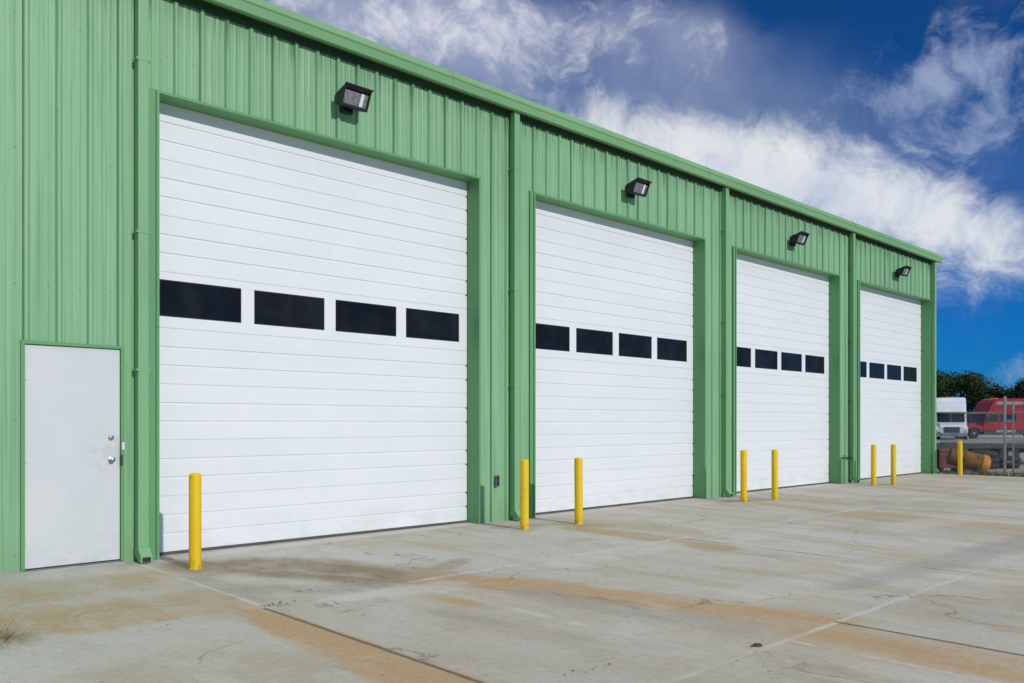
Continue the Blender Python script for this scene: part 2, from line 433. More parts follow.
def ramp01(d, w): return np.clip(1 - d/w, 0, 1)
def build_pavement():
    xs = np.concatenate([np.arange(-14, .6, .5), np.arange(.6, 24.75, .06), [24.75]])
    ys = np.concatenate([np.arange(-32, -8.4, .6), np.arange(-8.4, .3, .05), [.30]])
    nx, ny = len(xs), len(ys)
    XX, YY = np.meshgrid(xs, ys, indexing='ij')
    co = np.stack([XX, YY, .034*np.clip((3.0-XX)/1.2,0,1)*np.clip((YY+2.8)/2.0,0,1)], -1).reshape(-1, 3)
    idx = np.arange(nx*ny).reshape(nx, ny)
    q = np.stack([idx[:-1,:-1], idx[1:,:-1], idx[1:,1:], idx[:-1,1:]], -1).reshape(-1, 4)
    verts = co.tolist(); faces = q.tolist()
    # edge skirts down into the ground
    def skirt(line):
        b0 = len(verts)
        for i in line: verts.append([co[i][0], co[i][1], -.2])
        for k in range(len(line)-1): faces.append([line[k], line[k+1], b0+k+1, b0+k])
    skirt(idx[-1,:].tolist()); skirt(idx[:,0].tolist()); skirt(idx[0,:].tolist())
    me = bpy.data.meshes.new('concrete_pavement'); me.from_pydata(verts, [], faces)
    P = np.array(verts)[:, :2]
    def stroke(pts, w, s=1.0, soft=1.0):
        out = np.zeros(len(P))
        if not isinstance(w, (list, tuple)): w = [w]*len(pts)
        for k in range(len(pts)-1):
            a = np.array(pts[k]); b = np.array(pts[k+1]); ab = b-a
            tt = np.clip(((P-a) @ ab) / (ab @ ab), 0, 1)
            d = np.linalg.norm(P - (a + tt[:,None]*ab), axis=1) / 1.3
            ww = w[k] + (w[k+1]-w[k])*tt
            u = np.clip(1 - d/ww, 0, 1); out = np.maximum(out, s*1.15*np.clip(u*1.45*soft, 0, 1)**.9)
        return out
    A = {}
    # orange rust: band left of the joint, band over the middle slab, the slab beyond the joint
    left_of = (P[:,0] < 3.0)
    A['stain_orange'] = np.maximum.reduce([
        stroke([(2.90,-2.95),(2.86,-4.2),(2.78,-7.5)], [.15,.26,.36], 1.5) * left_of,
        stroke([(4.75,-2.75),(5.15,-3.95),(5.42,-5.0),(5.62,-6.0)], [.34,.34,.36,.42], .95),
        stroke([(4.2,-3.05),(4.26,-3.9)], .13, .8),
        stroke([(5.45,-6.2),(5.35,-7.6)], .45, .82) * (P[:,0] < 5.76),
        stroke([(1.7,-2.66),(2.95,-2.72)], .20, .62) * (P[:,1] > -2.84),
    ])
    A['stain_brown'] = np.maximum.reduce([
        stroke([(3.35,-.55),(3.8,-1.1),(4.35,-2.1),(4.75,-2.9)], [.35,.6,.62,.5], .92),
        stroke([(4.75,-2.6),(5.6,-2.2)], [.3,.15], .6),
        stroke([(7.75,-.5),(8.5,-.75),(8.75,-1.3)], .28, .65),
        stroke([(13.2,-.6),(13.9,-.8)], .3, .55), stroke([(18.6,-.6),(19.3,-.85)], .3, .5),
        stroke([(4.55,-6.4),(4.3,-8.2)], .35, .45),
    ])
    A['stain_yellow'] = np.maximum.reduce([
        stroke([(1.0,-2.3),(1.9,-2.2),(2.95,-2.3)], .55, .72) * (P[:,1] > -2.84) * (P[:,0] < 3.03),
        stroke([(2.0,-1.2),(2.9,-.9)], .6, .48) * (P[:,0] < 3.03),
        stroke([(8.35,-1.2),(8.33,-2.2),(8.2,-3.6)], [.22,.36,.3], .85),
        stroke([(13.3,-1.2),(12.9,-2.6),(12.3,-3.9)], [.2,.34,.3], .75),
        stroke([(18.7,-1.2),(18.0,-2.6),(17.0,-4)], [.25,.4,.4], .75),
        stroke([(14.4,-1.1),(14.2,-2.4)], .25, .6), stroke([(19.6,-1.1),(19.4,-2.6)], .3, .6),
        stroke([(9.9,-3.0),(9.4,-4.6),(9.0,-6.0)], .3, .55),
        stroke([(13.2,-3.1),(12.6,-5.6)], .4, .6), stroke([(23.5,-1.0),(22.2,-3.5)], .4, .5),
    ])
    A['stain_dark'] = np.maximum.reduce([
        stroke([(7.0,-5.55),(9.5,-5.75),(14.5,-6.0)], [.22,.34,.3], .75),
        stroke([(4.9,-3.9),(5.0,-5.0),(5.1,-5.7)], .28, .7),
        stroke([(3.3,-2.2),(3.9,-2.7),(4.6,-2.72)], [.3,.24,.1], .75),
        stroke([(3.1,-1.4),(3.15,-2.6)], .22, .6) * (P[:,0] > 3.03),
        stroke([(3.9,-3.9),(4.1,-5.2)], .12, .55),
        stroke([(6.7,-6.5),(7.6,-7.4)], .7, .5), stroke([(8.0,-3.6),(8.5,-5.5)], .25, .45),
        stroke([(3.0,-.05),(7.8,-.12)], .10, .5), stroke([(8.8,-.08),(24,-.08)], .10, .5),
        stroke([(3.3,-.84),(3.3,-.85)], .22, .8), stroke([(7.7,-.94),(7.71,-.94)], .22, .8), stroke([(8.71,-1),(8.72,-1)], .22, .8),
    ])
    A['stain_pale'] = np.maximum.reduce([
        stroke([(3.5,-3.0),(4.6,-3.15)], [.16,.3], .75), stroke([(6.2,-3.1),(8.0,-3.0)], .35, .65),
        stroke([(9.2,-3.3),(11.5,-3.4)], .4, .55), stroke([(2.9,-.4),(2.2,-.35)], .4, .5), stroke([(3.5,-.08),(7.6,.08)], .16, .8),
        stroke([(8.9,0),(13.2,.05)], .18, .7), stroke([(14.5,0),(18.8,.05)], .18, .7),
        stroke([(6.3,-5.2),(7.4,-5.3)], .4, .5), stroke([(11,-4.2),(15,-4.6)], .5, .5),
    ])
    for k, v in A.items():
        at_ = me.attributes.new(k, 'FLOAT', 'POINT'); at_.data.foreach_set('value', v.astype(np.float32))
    me.materials.append(M['concrete']); me.update()
    o = bpy.data.objects.new('concrete_pavement', me); C.objects.link(o)
    return tag(o, kind='structure')
build_pavement()

# ------------------------------------------------------------------ the building
OPEN = [(3.278, 7.69), (8.815, 13.30), (14.40, 18.852), (19.955, 24.46)]
WIN0 = [3.372, 8.925, 14.452, 19.985]
HEAD = 4.85
MANX = (2.045, 2.895); MANZ = 2.165
WX0, WX1, WTOP = -9.0, 24.68, 5.98
bld = empty('metal_building', (8.0, 9.0, 0), 'long green ribbed metal building with four tall white overhead doors and one side door', 'building')

def wall_profile(x0, x1):
    pts = []
    P = .2812; k0 = int((x0 - 4.555)/P) - 2
    x = 4.555 + k0*P
    while x < x1 + P:
        for dx, y in ((0,0),(.016,-.030),(.046,-.030),(.064,0),(.114,0),(.126,-.0035),(.140,-.0035),(.152,0),(.192,0),(.204,-.0035),(.218,-.0035),(.230,0)):
            pts.append((x+dx, y))
        x += P
    xs = [p[0] for p in pts]; ys = [p[1] for p in pts]
    return xs, ys
pxs, pys = wall_profile(WX0, WX1)
def prof_y(x): return float(np.interp(x, pxs, pys))
cuts = sorted(set([WX0, WX1] + [e for o in OPEN for e in (o[0]-.03, o[1]+.03)] + [MANX[0]-.034, MANX[1]+.034]))
bx = sorted(set([x for x in pxs if WX0 < x < WX1] + cuts))
w = MB()
for a, b in zip(bx[:-1], bx[1:]):
    if b - a < 1e-5: continue
    m_ = (a+b)/2; zb = 0.0
    for o in OPEN:
        if o[0]-.03 < m_ < o[1]+.03: zb = HEAD + .026
    if MANX[0]-.034 < m_ < MANX[1]+.034: zb = MANZ + .03
    ya, yb = prof_y(a), prof_y(b)
    w.add([(a,ya,zb),(b,yb,zb),(b,yb,WTOP),(a,ya,WTOP)], [(0,1,2,3)])
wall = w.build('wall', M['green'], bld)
# other three walls, ribbed coarsely
w2 = MB()
def rib_run(p0, p1, zt0, zt1, nrm):
    L = math.dist(p0, p1); n = int(L/.28); d = ((p1[0]-p0[0])/L, (p1[1]-p0[1])/L)
    pts = []
    for i in range(n):
        for dx, k in ((0,0),(.02,.03),(.06,.03),(.08,0)): pts.append((i*L/n+dx, k))
    pts.append((L,0))
    for (a,ka),(b,kb) in zip(pts[:-1], pts[1:]):
        A = (p0[0]+d[0]*a+nrm[0]*ka, p0[1]+d[1]*a+nrm[1]*ka); B = (p0[0]+d[0]*b+nrm[0]*kb, p0[1]+d[1]*b+nrm[1]*kb)
        w2.add([(*A,0),(*B,0),(*B,zt0+(zt1-zt0)*b/L),(*A,zt0+(zt1-zt0)*a/L)], [(0,1,2,3)])
rib_run((WX1,.0),(WX1,9), WTOP, WTOP+.75, (1,0)); rib_run((WX1,9),(WX1,18), WTOP+.75, WTOP, (1,0))
rib_run((WX0,0),(WX0,9), WTOP, WTOP+.75, (-1,0)); rib_run((WX0,9),(WX0,18), WTOP+.75, WTOP, (-1,0))
rib_run((WX0,18),(WX1,18), WTOP, WTOP, (0,1))
w2.build('wall', M['green'], bld)
# roof (low gable) and eave gutter
rf = MB()
rf.prism([(-.12,6.10),(-.12,6.135),(9,6.90),(18.12,6.135),(18.12,6.10),(9,6.86)], WX0-.15, WX1+.20, 'x')
for i in range(int((WX1-WX0)/.6)):
    x = WX0 + .1 + i*.6
    rf.prism([(-.11,6.137),(-.11,6.165),(9,6.935),(9,6.905)], x, x+.045, 'x')
rf.build('roof', M['roof'], bld)
gt = MB()
gprof = [(-.115,5.935),(-.185,5.925),(-.20,5.935),(-.212,6.03),(-.225,6.045),(-.222,6.062),(-.135,6.168),(-.118,6.172),(-.1185,6.02),(-.115,6.02)]
seg = [WX0-.15, -5.0, 1.05, 7.1, 13.2, 19.3, WX1+.20]
gt.prism(gprof, seg[0], seg[-1], 'x')
gutter = gt.build('gutter', M['green_gutter'], bld)
for x in seg[1:-1]:
    gs = MB(); gs.prism([(p[0]-.004 if p[0] < -.1 else p[0]+.002, p[1]-.003 if p[1] < 6 else p[1]+.004) for p in gprof], x-.02, x+.02, 'x')
    gs.build('joint_cover', M['green_gutter'], gutter)
vp = MB(); vp.lathe([(.035,6.1),(.035,6.36),(.06,6.36),(.06,6.41),(.02,6.43)], 10, M=Matrix.Translation((23.6,.4,0)))
vp.build('vent_pipe', M['galv'], bld)
# corner trim
ct = MB(); ct.box(WX1-.012, WX1+.03, -.045, .06, 0, 5.92); ct.box(WX1-.10, WX1-.012, -.045, -.036, 0, 5.92)
ct.build('corner_trim', M['green_trim'], bld)
# dark strip standing in for the shade between gutter and wall
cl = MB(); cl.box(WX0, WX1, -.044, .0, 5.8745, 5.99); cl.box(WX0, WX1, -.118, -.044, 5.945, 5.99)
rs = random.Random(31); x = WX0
while x < WX1 - .3:          # ragged lower edge of the shade strip
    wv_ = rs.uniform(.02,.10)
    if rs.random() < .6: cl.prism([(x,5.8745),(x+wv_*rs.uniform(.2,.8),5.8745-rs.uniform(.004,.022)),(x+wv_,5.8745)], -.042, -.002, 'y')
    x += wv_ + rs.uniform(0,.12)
cl.build('eave_shade_strip', M['eave_shade'], bld)

def garage_door(i):
    x0, x1 = OPEN[i]
    # frame lining with a flange on the face of the wall
    fr = MB()
    fr.box(x0-.030, x0, -.040, .27, 0, HEAD); fr.box(x1, x1+.030, -.040, .27, 0, HEAD)
    fr.box(x0-.030, x1+.030, -.040, .27, HEAD, HEAD+.028)
    fr.box(x0-.112, x0-.045, -.037, .0, 0, HEAD+.028)
    fr.box(x0-.0445, x0-.0305, -.020, .0, 0, HEAD+.028)
    fr.build('door_frame', M['green_trim'], bld)
    Y0 = .22; zb = .030; Hs = .6032
    dm = MB(); xl, xr = x0+.006, x1-.006
    zz = []     # (z, y) profile
    for s in range(8):
        a = zb + s*Hs; b = a + Hs
        zz += [(a, Y0+.010), (a+.006, Y0)]
        if s != 4:
            for fz in (.325, .655):
                c = a + Hs*fz
                zz += [(c-.017, Y0), (c-.006, Y0+.013), (c+.006, Y0+.013), (c+.013, Y0)]
        zz += [(b-.006, Y0), (b-.0001, Y0+.010)]
    wz0, wz1 = 2.566, 2.962
    wins = [(WIN0[i] + k*1.0815, WIN0[i] + k*1.0815 + .925) for k in range(4)]
    for (za, ya), (zc, yc) in zip(zz[:-1], zz[1:]):
        if za < wz0 and zc > wz1:
            q = lambda a, b, u, v: dm.add([(a,Y0,u),(b,Y0,u),(b,Y0,v),(a,Y0,v)], [(0,1,2,3)])
            q(xl, xr, za, wz0); q(xl, xr, wz1, zc)
            e = [xl] + [t for wv in wins for t in wv] + [xr]
            for k in range(0, len(e), 2): q(e[k], e[k+1], wz0, wz1)
            for a, b in wins:   # reveals
                for (p, r) in (((a,wz0),(b,wz0)),((b,wz0),(b,wz1)),((b,wz1),(a,wz1)),((a,wz1),(a,wz0))):
                    dm.add([(p[0],Y0,p[1]),(r[0],Y0,r[1]),(r[0],Y0+.02,r[1]),(p[0],Y0+.02,p[1])], [(0,1,2,3)])
        else:
            dm.add([(xl,ya,za),(xr,ya,za),(xr,yc,zc),(xl,yc,zc)], [(0,1,2,3)])
    for s in range(8):
        for fz in (.325, .655):
            if s == 4: continue
            c = zb + s*Hs + Hs*fz
            dm.box(xr-.016, xr-.004, Y0-.003, Y0+.02, c-.010, c+.008, 1)
    door = dm.build('garage_door', [M['white'], M['galv']], bld)
    for a, b in wins:
        wm = MB(); wm.box(a+.012, b-.012, Y0+.010, Y0+.018, wz0+.012, wz1-.012, 0)
        for (u0,u1,v0,v1) in ((a,b,wz0,wz0+.012),(a,b,wz1-.012,wz1),(a,a+.012,wz0+.012,wz1-.012),(b-.012,b,wz0+.012,wz1-.012)):
            wm.box(u0, u1, Y0+.004, Y0+.019, v0, v1, 1)
        wm.build('window', [M['glass'], M['rubber']], door)
    sl = MB(); sl.box(xl, xr, Y0+.004, Y0+.04, .004, zb-.002); sl.build('bottom_seal', M['seal'], door)
    # hidden dark backing so that gaps read as a closed building
    bk = MB(); bk.box(x0, x1, .275, .30, 0, HEAD); bk.build('dark_backing', M['chassis'], door)
for i in range(4): garage_door(i)

# downspouts
for xs_ in (3.032, 8.292, 13.872, 19.375, 24.515):
    ds = MB(); wd = .105
    ds.box(xs_, xs_+wd, -.135, -.036, .16, 5.93, bev=.006)
    sp = ds.build('downspout', M['green_spout'], bld)
    el = MB()
    el.prism([(-.036,.16),(-.135,.16),(-.215,.075),(-.215,.012),(-.17,.012),(-.036,.09)], xs_-.004, xs_+wd+.004, 'x')
    el.prism([(-.216,.018),(-.216,.066),(-.220,.066),(-.220,.018)], xs_+.012, xs_+wd-.012, 'x', 1)
    el.build('elbow', [M['green_spout'], M['rubber']], sp)
    for z in (1.95, 3.35, 5.1):
        st = MB(); st.box(xs_-.018, xs_+wd+.018, -.138, -.0335, z, z+.022); st.build('strap', M['green_spout'], sp)

# the side door
dr = MB(); x0, x1 = MANX
dr.box(x0, x1, -.012, .033, .046, MANZ-.005, bev=.004)
md = dr.build('door', M['door_grey'], bld)
fr = MB()
fr.box(x0-.036, x0-.004, -.036, .12, 0, MANZ); fr.box(x1+.004, x1+.036, -.036, .12, 0, MANZ); fr.box(x0-.036, x1+.036, -.036, .12, MANZ, MANZ+.032)
fr.build('door_frame', M['green_trim'], bld)
th = MB(); th.prism([(-.10,.0),(-.085,.030),(.12,.048),(.12,.0)], x0-.02, x1+.02, 'x'); th.build('threshold', M['galv'], md)
def knob(z, prof):
    k = MB(); k.lathe(prof, 16, M=Matrix.Translation((x1-.085,-.012,z)) @ Matrix.Rotation(R(90),4,'X')); return k
knob(1.055, [(.030,0),(.030,.008),(.012,.012),(.012,.036),(.022,.043),(.025,.055),(.021,.066),(.010,.071)]).build('knob', M['steel'], md, True)
knob(1.275, [(.026,0),(.026,.012),(.021,.018),(.010,.02)]).build('deadbolt', M['steel'], md, True)
for z in (.32, 1.1, 1.88):
    hg = MB(); hg.tube([(x0+.002,-.02,z-.055),(x0+.002,-.02,z+.055)], .011, 8); hg.box(x0+.004, x0+.03, -.015, -.011, z-.05, z+.05)
    hg.build('hinge', M['door_grey'], md)
lp = MB(); lp.box(x1+.010, x1+.034, -.048, -.042, 1.15, 1.225, 0); lp.box(x1-.004, x1+.016, -.052, -.042, .99, 1.10, 1)
lp.build('latch_guard', [M['label'], M['chassis']], md)

# ------------------------------------------------------------------ fittings on the wall
def floodlight():
    r = empty('floodlight', (0,0,0), 'x', 'floodlight', 'floodlights above the overhead doors')
    hb = MB()
    T = .008
    # back box on the wall, arm, then a shell: hood over a tilted lens
    hb.box(-.085,.085,-.115,-.036,.0,.17, bev=.008)
    side = [(-.10,.075),(-.10,.175),(-.14,.215),(-.40,.285),(-.395,.262),(-.385,.255),(-.285,.03),(-.25,.02)]
    for a in (-.215,.195): hb.prism(side, a, a+.02, 'x')
    top = [(-.10,.175),(-.14,.215),(-.40,.285),(-.395,.262),(-.145,.19),(-.115,.16)]
    hb.prism(top, -.194, .194, 'x')
    hb.prism([(-.10,.075),(-.10,.175),(-.115,.16),(-.115,.085)], -.194, .194, 'x')
    hb.prism([(-.10,.075),(-.25,.02),(-.285,.03),(-.287,.05),(-.25,.042),(-.115,.085)], -.194, .194, 'x')
    hb.box(-.225,.225,-.43,-.395,.272,.292, bev=.004)      # visor lip
    hb.box(-.03,.03,-.33,-.28,.262,.30, bev=.006)
    hb.build('housing', M['black'], r)
    lm = MB(); lm.prism([(-.345,.225),(-.262,.045),(-.252,.05),(-.335,.23)], -.192, .192, 'x'); lm.build('lens', M['lens'], r)
    bm_ = MB(); bm_.prism([(-.352,.222),(-.275,.062),(-.268,.066),(-.345,.226)], .075, .125, 'x'); bm_.build('lamp_tube', M['bulb'], r)
    return r
fl = floodlight()
for i, (x, lab) in enumerate(((5.53, 'black floodlight above the nearest and largest looking overhead door'), (11.07, 'black floodlight above the second overhead door from the side door'),
                              (16.60, 'black floodlight above the third overhead door from the side door'), (22.12, 'black floodlight above the farthest overhead door, beside the building corner'))):
    o = fl if i == 0 else copy_tree(fl)
    o.location = (x-.015, 0, 5.205); o.scale = (.86,.86,.84); o['label'] = lab
ob = MB(); ob.box(7.995, 8.062, -.06, -.0335, .51, .67, 0, .006); ob.box(8.003, 8.054, -.066, -.06, .52, .588, 1); ob.box(8.003, 8.054, -.066, -.06, .594, .66, 1)
tag(ob.build('outlet_box', [M['galv'], M['rubber']], origin=(8.047,0,.5)), 'small dark outlet box on the green wall right of the nearest overhead door', 'outlet box')
ta = empty('wall_tap', (19.05,-.03,.60), 'pair of small dark pipe taps on the green wall between third and fourth doors', 'tap')
for k, x in enumerate((18.99, 19.26)):
    t_ = MB(); t_.tube([(x,-.0,.60),(x,-.12,.60),(x,-.15,.59),(x,-.155,.55)], .015, 8); t_.build('spout', M['chassis'], ta)
    t2 = MB(); t2.tube([(x,-.085,.60),(x,-.085,.655)], .010, 6); t2.tube([(x-.028,-.085,.66),(x+.028,-.085,.66)], .010, 6); t2.build('handle', M['chassis'], ta)
tp = MB(); tp.tube([(19.05,-.05,.0),(19.05,-.05,.60)], .014, 8); tp.build('pipe', M['green_trim'], ta)

# ------------------------------------------------------------------ bollards
b0 = MB(); rr = .058
b0.lathe([(rr,-.02),(rr,.905),(rr*.97,.916),(rr*.84,.926),(rr*.5,.933),(rr*.2,.935)], 28)
b0.lathe([(rr+.004,-.02),(rr+.005,.012),(rr+.001,.02)], 28)
bo = b0.build('bollard', M['yellow'], smooth=True, origin=(0,0,0))
tag(bo, 'x', 'bollard', 'yellow bollards along the front of the building')
BL = [(3.32,-.84,.0,'nearest yellow bollard, in front of the first overhead door by the side door'),
      (7.74,-.90,.0,'left yellow bollard of the pair beside the second overhead door'),
      (8.71,-1.0,.35,'right yellow bollard of the pair at the second overhead door'),
      (13.31,-.85,.3,'left yellow bollard of the pair at the third overhead door'),
      (14.05,-1.05,-.3,'right yellow bollard of the pair at the third overhead door'),
      (18.86,-.82,.2,'left yellow bollard of the pair at the farthest overhead door'),
      (19.42,-1.04,.2,'right yellow bollard of the pair at the farthest overhead door'),
      (24.50,-.79,.0,'lone yellow bollard past the building corner by the chain link fence')]
for i, (x, y, tl, lab) in enumerate(BL):
    o = bo if i == 0 else copy_tree(bo)
    o.location = (x, y, 0); o.rotation_euler = (R(tl), R(tl*.7), i*1.3); o['label'] = lab

# ------------------------------------------------------------------ chain-link fence and gate
FX = 24.95
def mesh_panel(mb, y0, y1, z0, z1, pitch=.058, r=.0022):
    L = y1-y0; Hh = z1-z0
    for s in (1, -1):
        k = -Hh
        while k < L:
            # line y = y0+k+t, z = z0+t (s=1)
            t0 = max(0, -k); t1 = min(Hh, L-k)
            if t1 > t0:
                za, zb_ = (z0+t0, z0+t1) if s == 1 else (z1-t0, z1-t1)
                xx = FX + .004*s
                a = Vector((xx, y0+k+t0, za)); b = Vector((xx, y0+k+t1, zb_))
                mb.tube([a, b], r, 3, caps=False)
            k += pitch
def line_post(y, h, r=.038):
    p = MB(); p.tube([(FX,y,-.06),(FX,y,h)], r, 12); p.lathe([(r+.004,h),(r+.006,h+.03),(r*.5,h+.06)], 12, M=Matrix.Translation((FX,y,0)))
    return p
fn = empty('chain_link_fence', (FX,-.95,0), 'short galvanised chain link fence panel between the building corner and the gate', 'fence')
line_post(-1.755, 2.08).build('post', M['galv'], fn, True)
for z in (1.70, .86):
    rl = MB(); rl.tube([(FX,-.12,z),(FX,-1.755,z)], .021, 8); rl.build('rail', M['galv'], fn, True)
mp = MB(); mesh_panel(mp, -1.755, -.12, .04, 1.70); mp.build('wire_mesh', M['galv'], fn)
gtE = empty('chain_link_gate', (FX,-3.6,0), 'wide galvanised chain link gate right of the fence panel', 'gate')
gy = -5.4
gf = MB()
gf.tube([(FX,-1.955,.02),(FX,-1.955,2.0)], .024, 8); gf.tube([(FX,gy,.06),(FX,gy,1.72)], .024, 8)
for z in (.08, .86, 1.70): gf.tube([(FX,-1.955,z),(FX,gy,z)], .022, 8)
gf.build('gate_frame', M['galv'], gtE, True)
mp = MB(); mesh_panel(mp, gy, -1.955, .08, 1.70); mp.build('wire_mesh', M['galv'], gtE)
for z in (.35, 1.45):
    hn = MB(); hn.box(FX-.03, FX+.03, -1.93, -1.79, z, z+.06); hn.build('hinge', M['galv'], gtE)
f2 = empty('chain_link_fence', (FX,-9,0), 'long galvanised chain link fence beyond the far end of the gate', 'fence')
for y in (-5.6,-8.2,-10.8,-13.4):
    line_post(y, 1.85).build('post', M['galv'], f2, True)
rl = MB(); rl.tube([(FX,-5.6,1.70),(FX,-13.4,1.70)], .021, 8); rl.build('rail', M['galv'], f2)
mp = MB(); mesh_panel(mp, -13.4, -5.6, .04, 1.70, .12); mp.build('wire_mesh', M['galv'], f2)

# ------------------------------------------------------------------ things in the yard behind
RIGHT = Vector((DX,-DZ,0)); FWD = Vector((DZ,DX,0))
# orange drum lying behind the fence
px, py = at(972, 23.6)
dr_ = empty('traffic_drum', (px,py,-.06), 'rusty orange drum lying tilted on the ground behind the fence', 'drum')
ax = (RIGHT*1.0 + Vector((0,0,-.30)) - FWD*.35).normalized()
u = ax.cross(Vector((0,0,1))).normalized(); v = u.cross(ax)
Mx = Matrix((( u.x, v.x, ax.x, px),(u.y, v.y, ax.y, py),(u.z, v.z, ax.z, .32),(0,0,0,1)))
dm = MB(); dm.lathe([(.19,-.62),(.24,-.60),(.25,-.25),(.27,-.24),(.27,-.18),(.26,-.17),(.27,.22)], 24, M=Mx); dm.build('body', M['rusty_orange'], dr_, True)
dm = MB(); dm.lathe([(.272,.22),(.285,.23),(.285,.34),(.26,.40),(.17,.44),(.05,.45)], 24, M=Mx); dm.build('base', M['orange'], dr_, True)
# dark red tool chest near the corner
px, py = at(948, 25.2)
bx_ = empty('steel_chest', (px,py,-.06), 'dark red steel chest behind the fence beside the building corner', 'chest')
Mx = Matrix.Translation((px,py,-.06)) @ Matrix.Rotation(-YAW+R(8),4,'Z')
c_ = MB(); c_.box(-.5,.42,-.3,.3,.14,.60,bev=.02,M=Mx); c_.build('body', M['darkred'], bx_)
c_ = MB(); c_.box(-.52,.44,-.32,.32,.603,.70,bev=.025,M=Mx); c_.build('lid', M['darkred'], bx_)
for s in (-.42,.3):
    c_ = MB(); c_.box(s,s+.09,-.28,.28,0,.137,M=Mx); c_.build('skid', M['chassis'], bx_)

def wheel(mb_t, mb_r, c, axis, r=.5, wd=.28):
    q = Vector((0,0,1)).rotation_difference(Vector(axis)).to_matrix().to_4x4()
    Mx = Matrix.Translation(c) @ q
    mb_t.lathe([(r*.58,-wd/2),(r*.9,-wd/2),(r,-wd*.35),(r,wd*.35),(r*.9,wd/2),(r*.58,wd/2)], 20, M=Mx)
    mb_r.lathe([(r*.575,-wd*.46),(r*.57,wd*.40),(r*.3,wd*.2),(r*.22,wd*.52),(r*.05,wd*.55)], 16, M=Mx)

# low flatbed trailer, long side to the camera
px, py = at(1003, 30.0)
tr = empty('flatbed_trailer', (px,py,-.06), 'low grey flatbed trailer with black wheels behind the fence and gate', 'trailer')
TR = Matrix.Translation((px,py,-.06)) @ Matrix.Rotation(-YAW+R(4),4,'Z')
t_ = MB(); t_.box(-4.2,4.6,-1.15,1.15,.78,.86,bev=.01,M=TR); t_.build('deck', M['deck'], tr)
t_ = MB(); t_.box(-4.2,4.6,-1.16,-1.10,.60,.775,M=TR); t_.box(-4.2,4.6,1.10,1.16,.60,.775,M=TR)
for k in range(15): t_.box(-4.0+k*.6,-3.92+k*.6,-1.10,1.10,.64,.775,M=TR)
t_.box(-4.2,4.6,-.5,-.3,.42,.635,M=TR); t_.box(-4.2,4.6,.3,.5,.42,.635,M=TR); t_.build('frame', M['chassis'], tr)
for k, x in enumerate((-2.6,-1.55,-.5)):
    for y in (-.92,.92):
        a, b = MB(), MB(); wheel(a, b, (TR @ Vector((x,y,.40)))[:], (TR.to_3x3() @ Vector((0,-1 if y < 0 else 1,0)))[:], .40, .34)
        wo = a.build('wheel', M['tyre'], tr, True); b.build('rim', M['deck'], wo, True)
for s in (-1,1):
    t_ = MB(); t_.box(2.7,2.8,s*.8-.05,s*.8+.05,.0,.60,M=TR); t_.box(2.6,2.9,s*.8-.15,s*.8+.15,-.0,.03,M=TR); t_.build('landing_leg', M['chassis'], tr)
t_ = MB(); t_.box(-4.2,-4.1,-1.1,1.1,.45,.60,M=TR); t_.build('tail_bar', M['darkred'], tr)
# steel beams stacked on / under : dark clutter between trailer and fence
px, py = at(1000, 27.0)
tb = empty('tyre_stack', (px,py,-.06), 'stack of old black truck tyres lying in front of the trailer', 'tyres')
def torus(mb, c, R0, r0, n=20, k=8, M_=None):
    vs = []; fs = []
    for i in range(n):
        a = 2*math.pi*i/n
        for j in range(k):
            b = 2*math.pi*j/k; rr_ = R0 + r0*math.cos(b)
            p = Vector((rr_*math.cos(a), rr_*math.sin(a), r0*.8*math.sin(b)))
            if M_ is not None: p = M_ @ p
            vs.append((p + Vector(c))[:])
    for i in range(n):
        for j in range(k):
            fs.append((i*k+j, ((i+1)%n)*k+j, ((i+1)%n)*k+(j+1)%k, i*k+(j+1)%k))
    mb.add(vs, fs)
TP = [(-.55,0,.10),(-.53,.02,.28),(-.57,0,.46),(.30,.3,.10),(.33,.28,.28)]
bpy.data.objects.remove(tb)
for k, (dx, dy, z) in enumerate(TP):
    tm = MB(); cc = Vector((px,py,-.06)) + RIGHT*dx + FWD*dy + Vector((0,0,z)); torus(tm, cc, .34, .13)
    o = tm.build('tyre', M['tyre'], smooth=True, origin=cc[:])
    tag(o, ['lowest black tyre of the three-tyre stack in front of the trailer','middle black tyre of the three-tyre stack in front of the trailer','top black tyre of the three-tyre stack in front of the trailer',
            'lower black tyre of the two-tyre stack by the gate post','upper black tyre of the two-tyre stack by the gate post'][k], 'tyre', 'old tyres behind the gate')

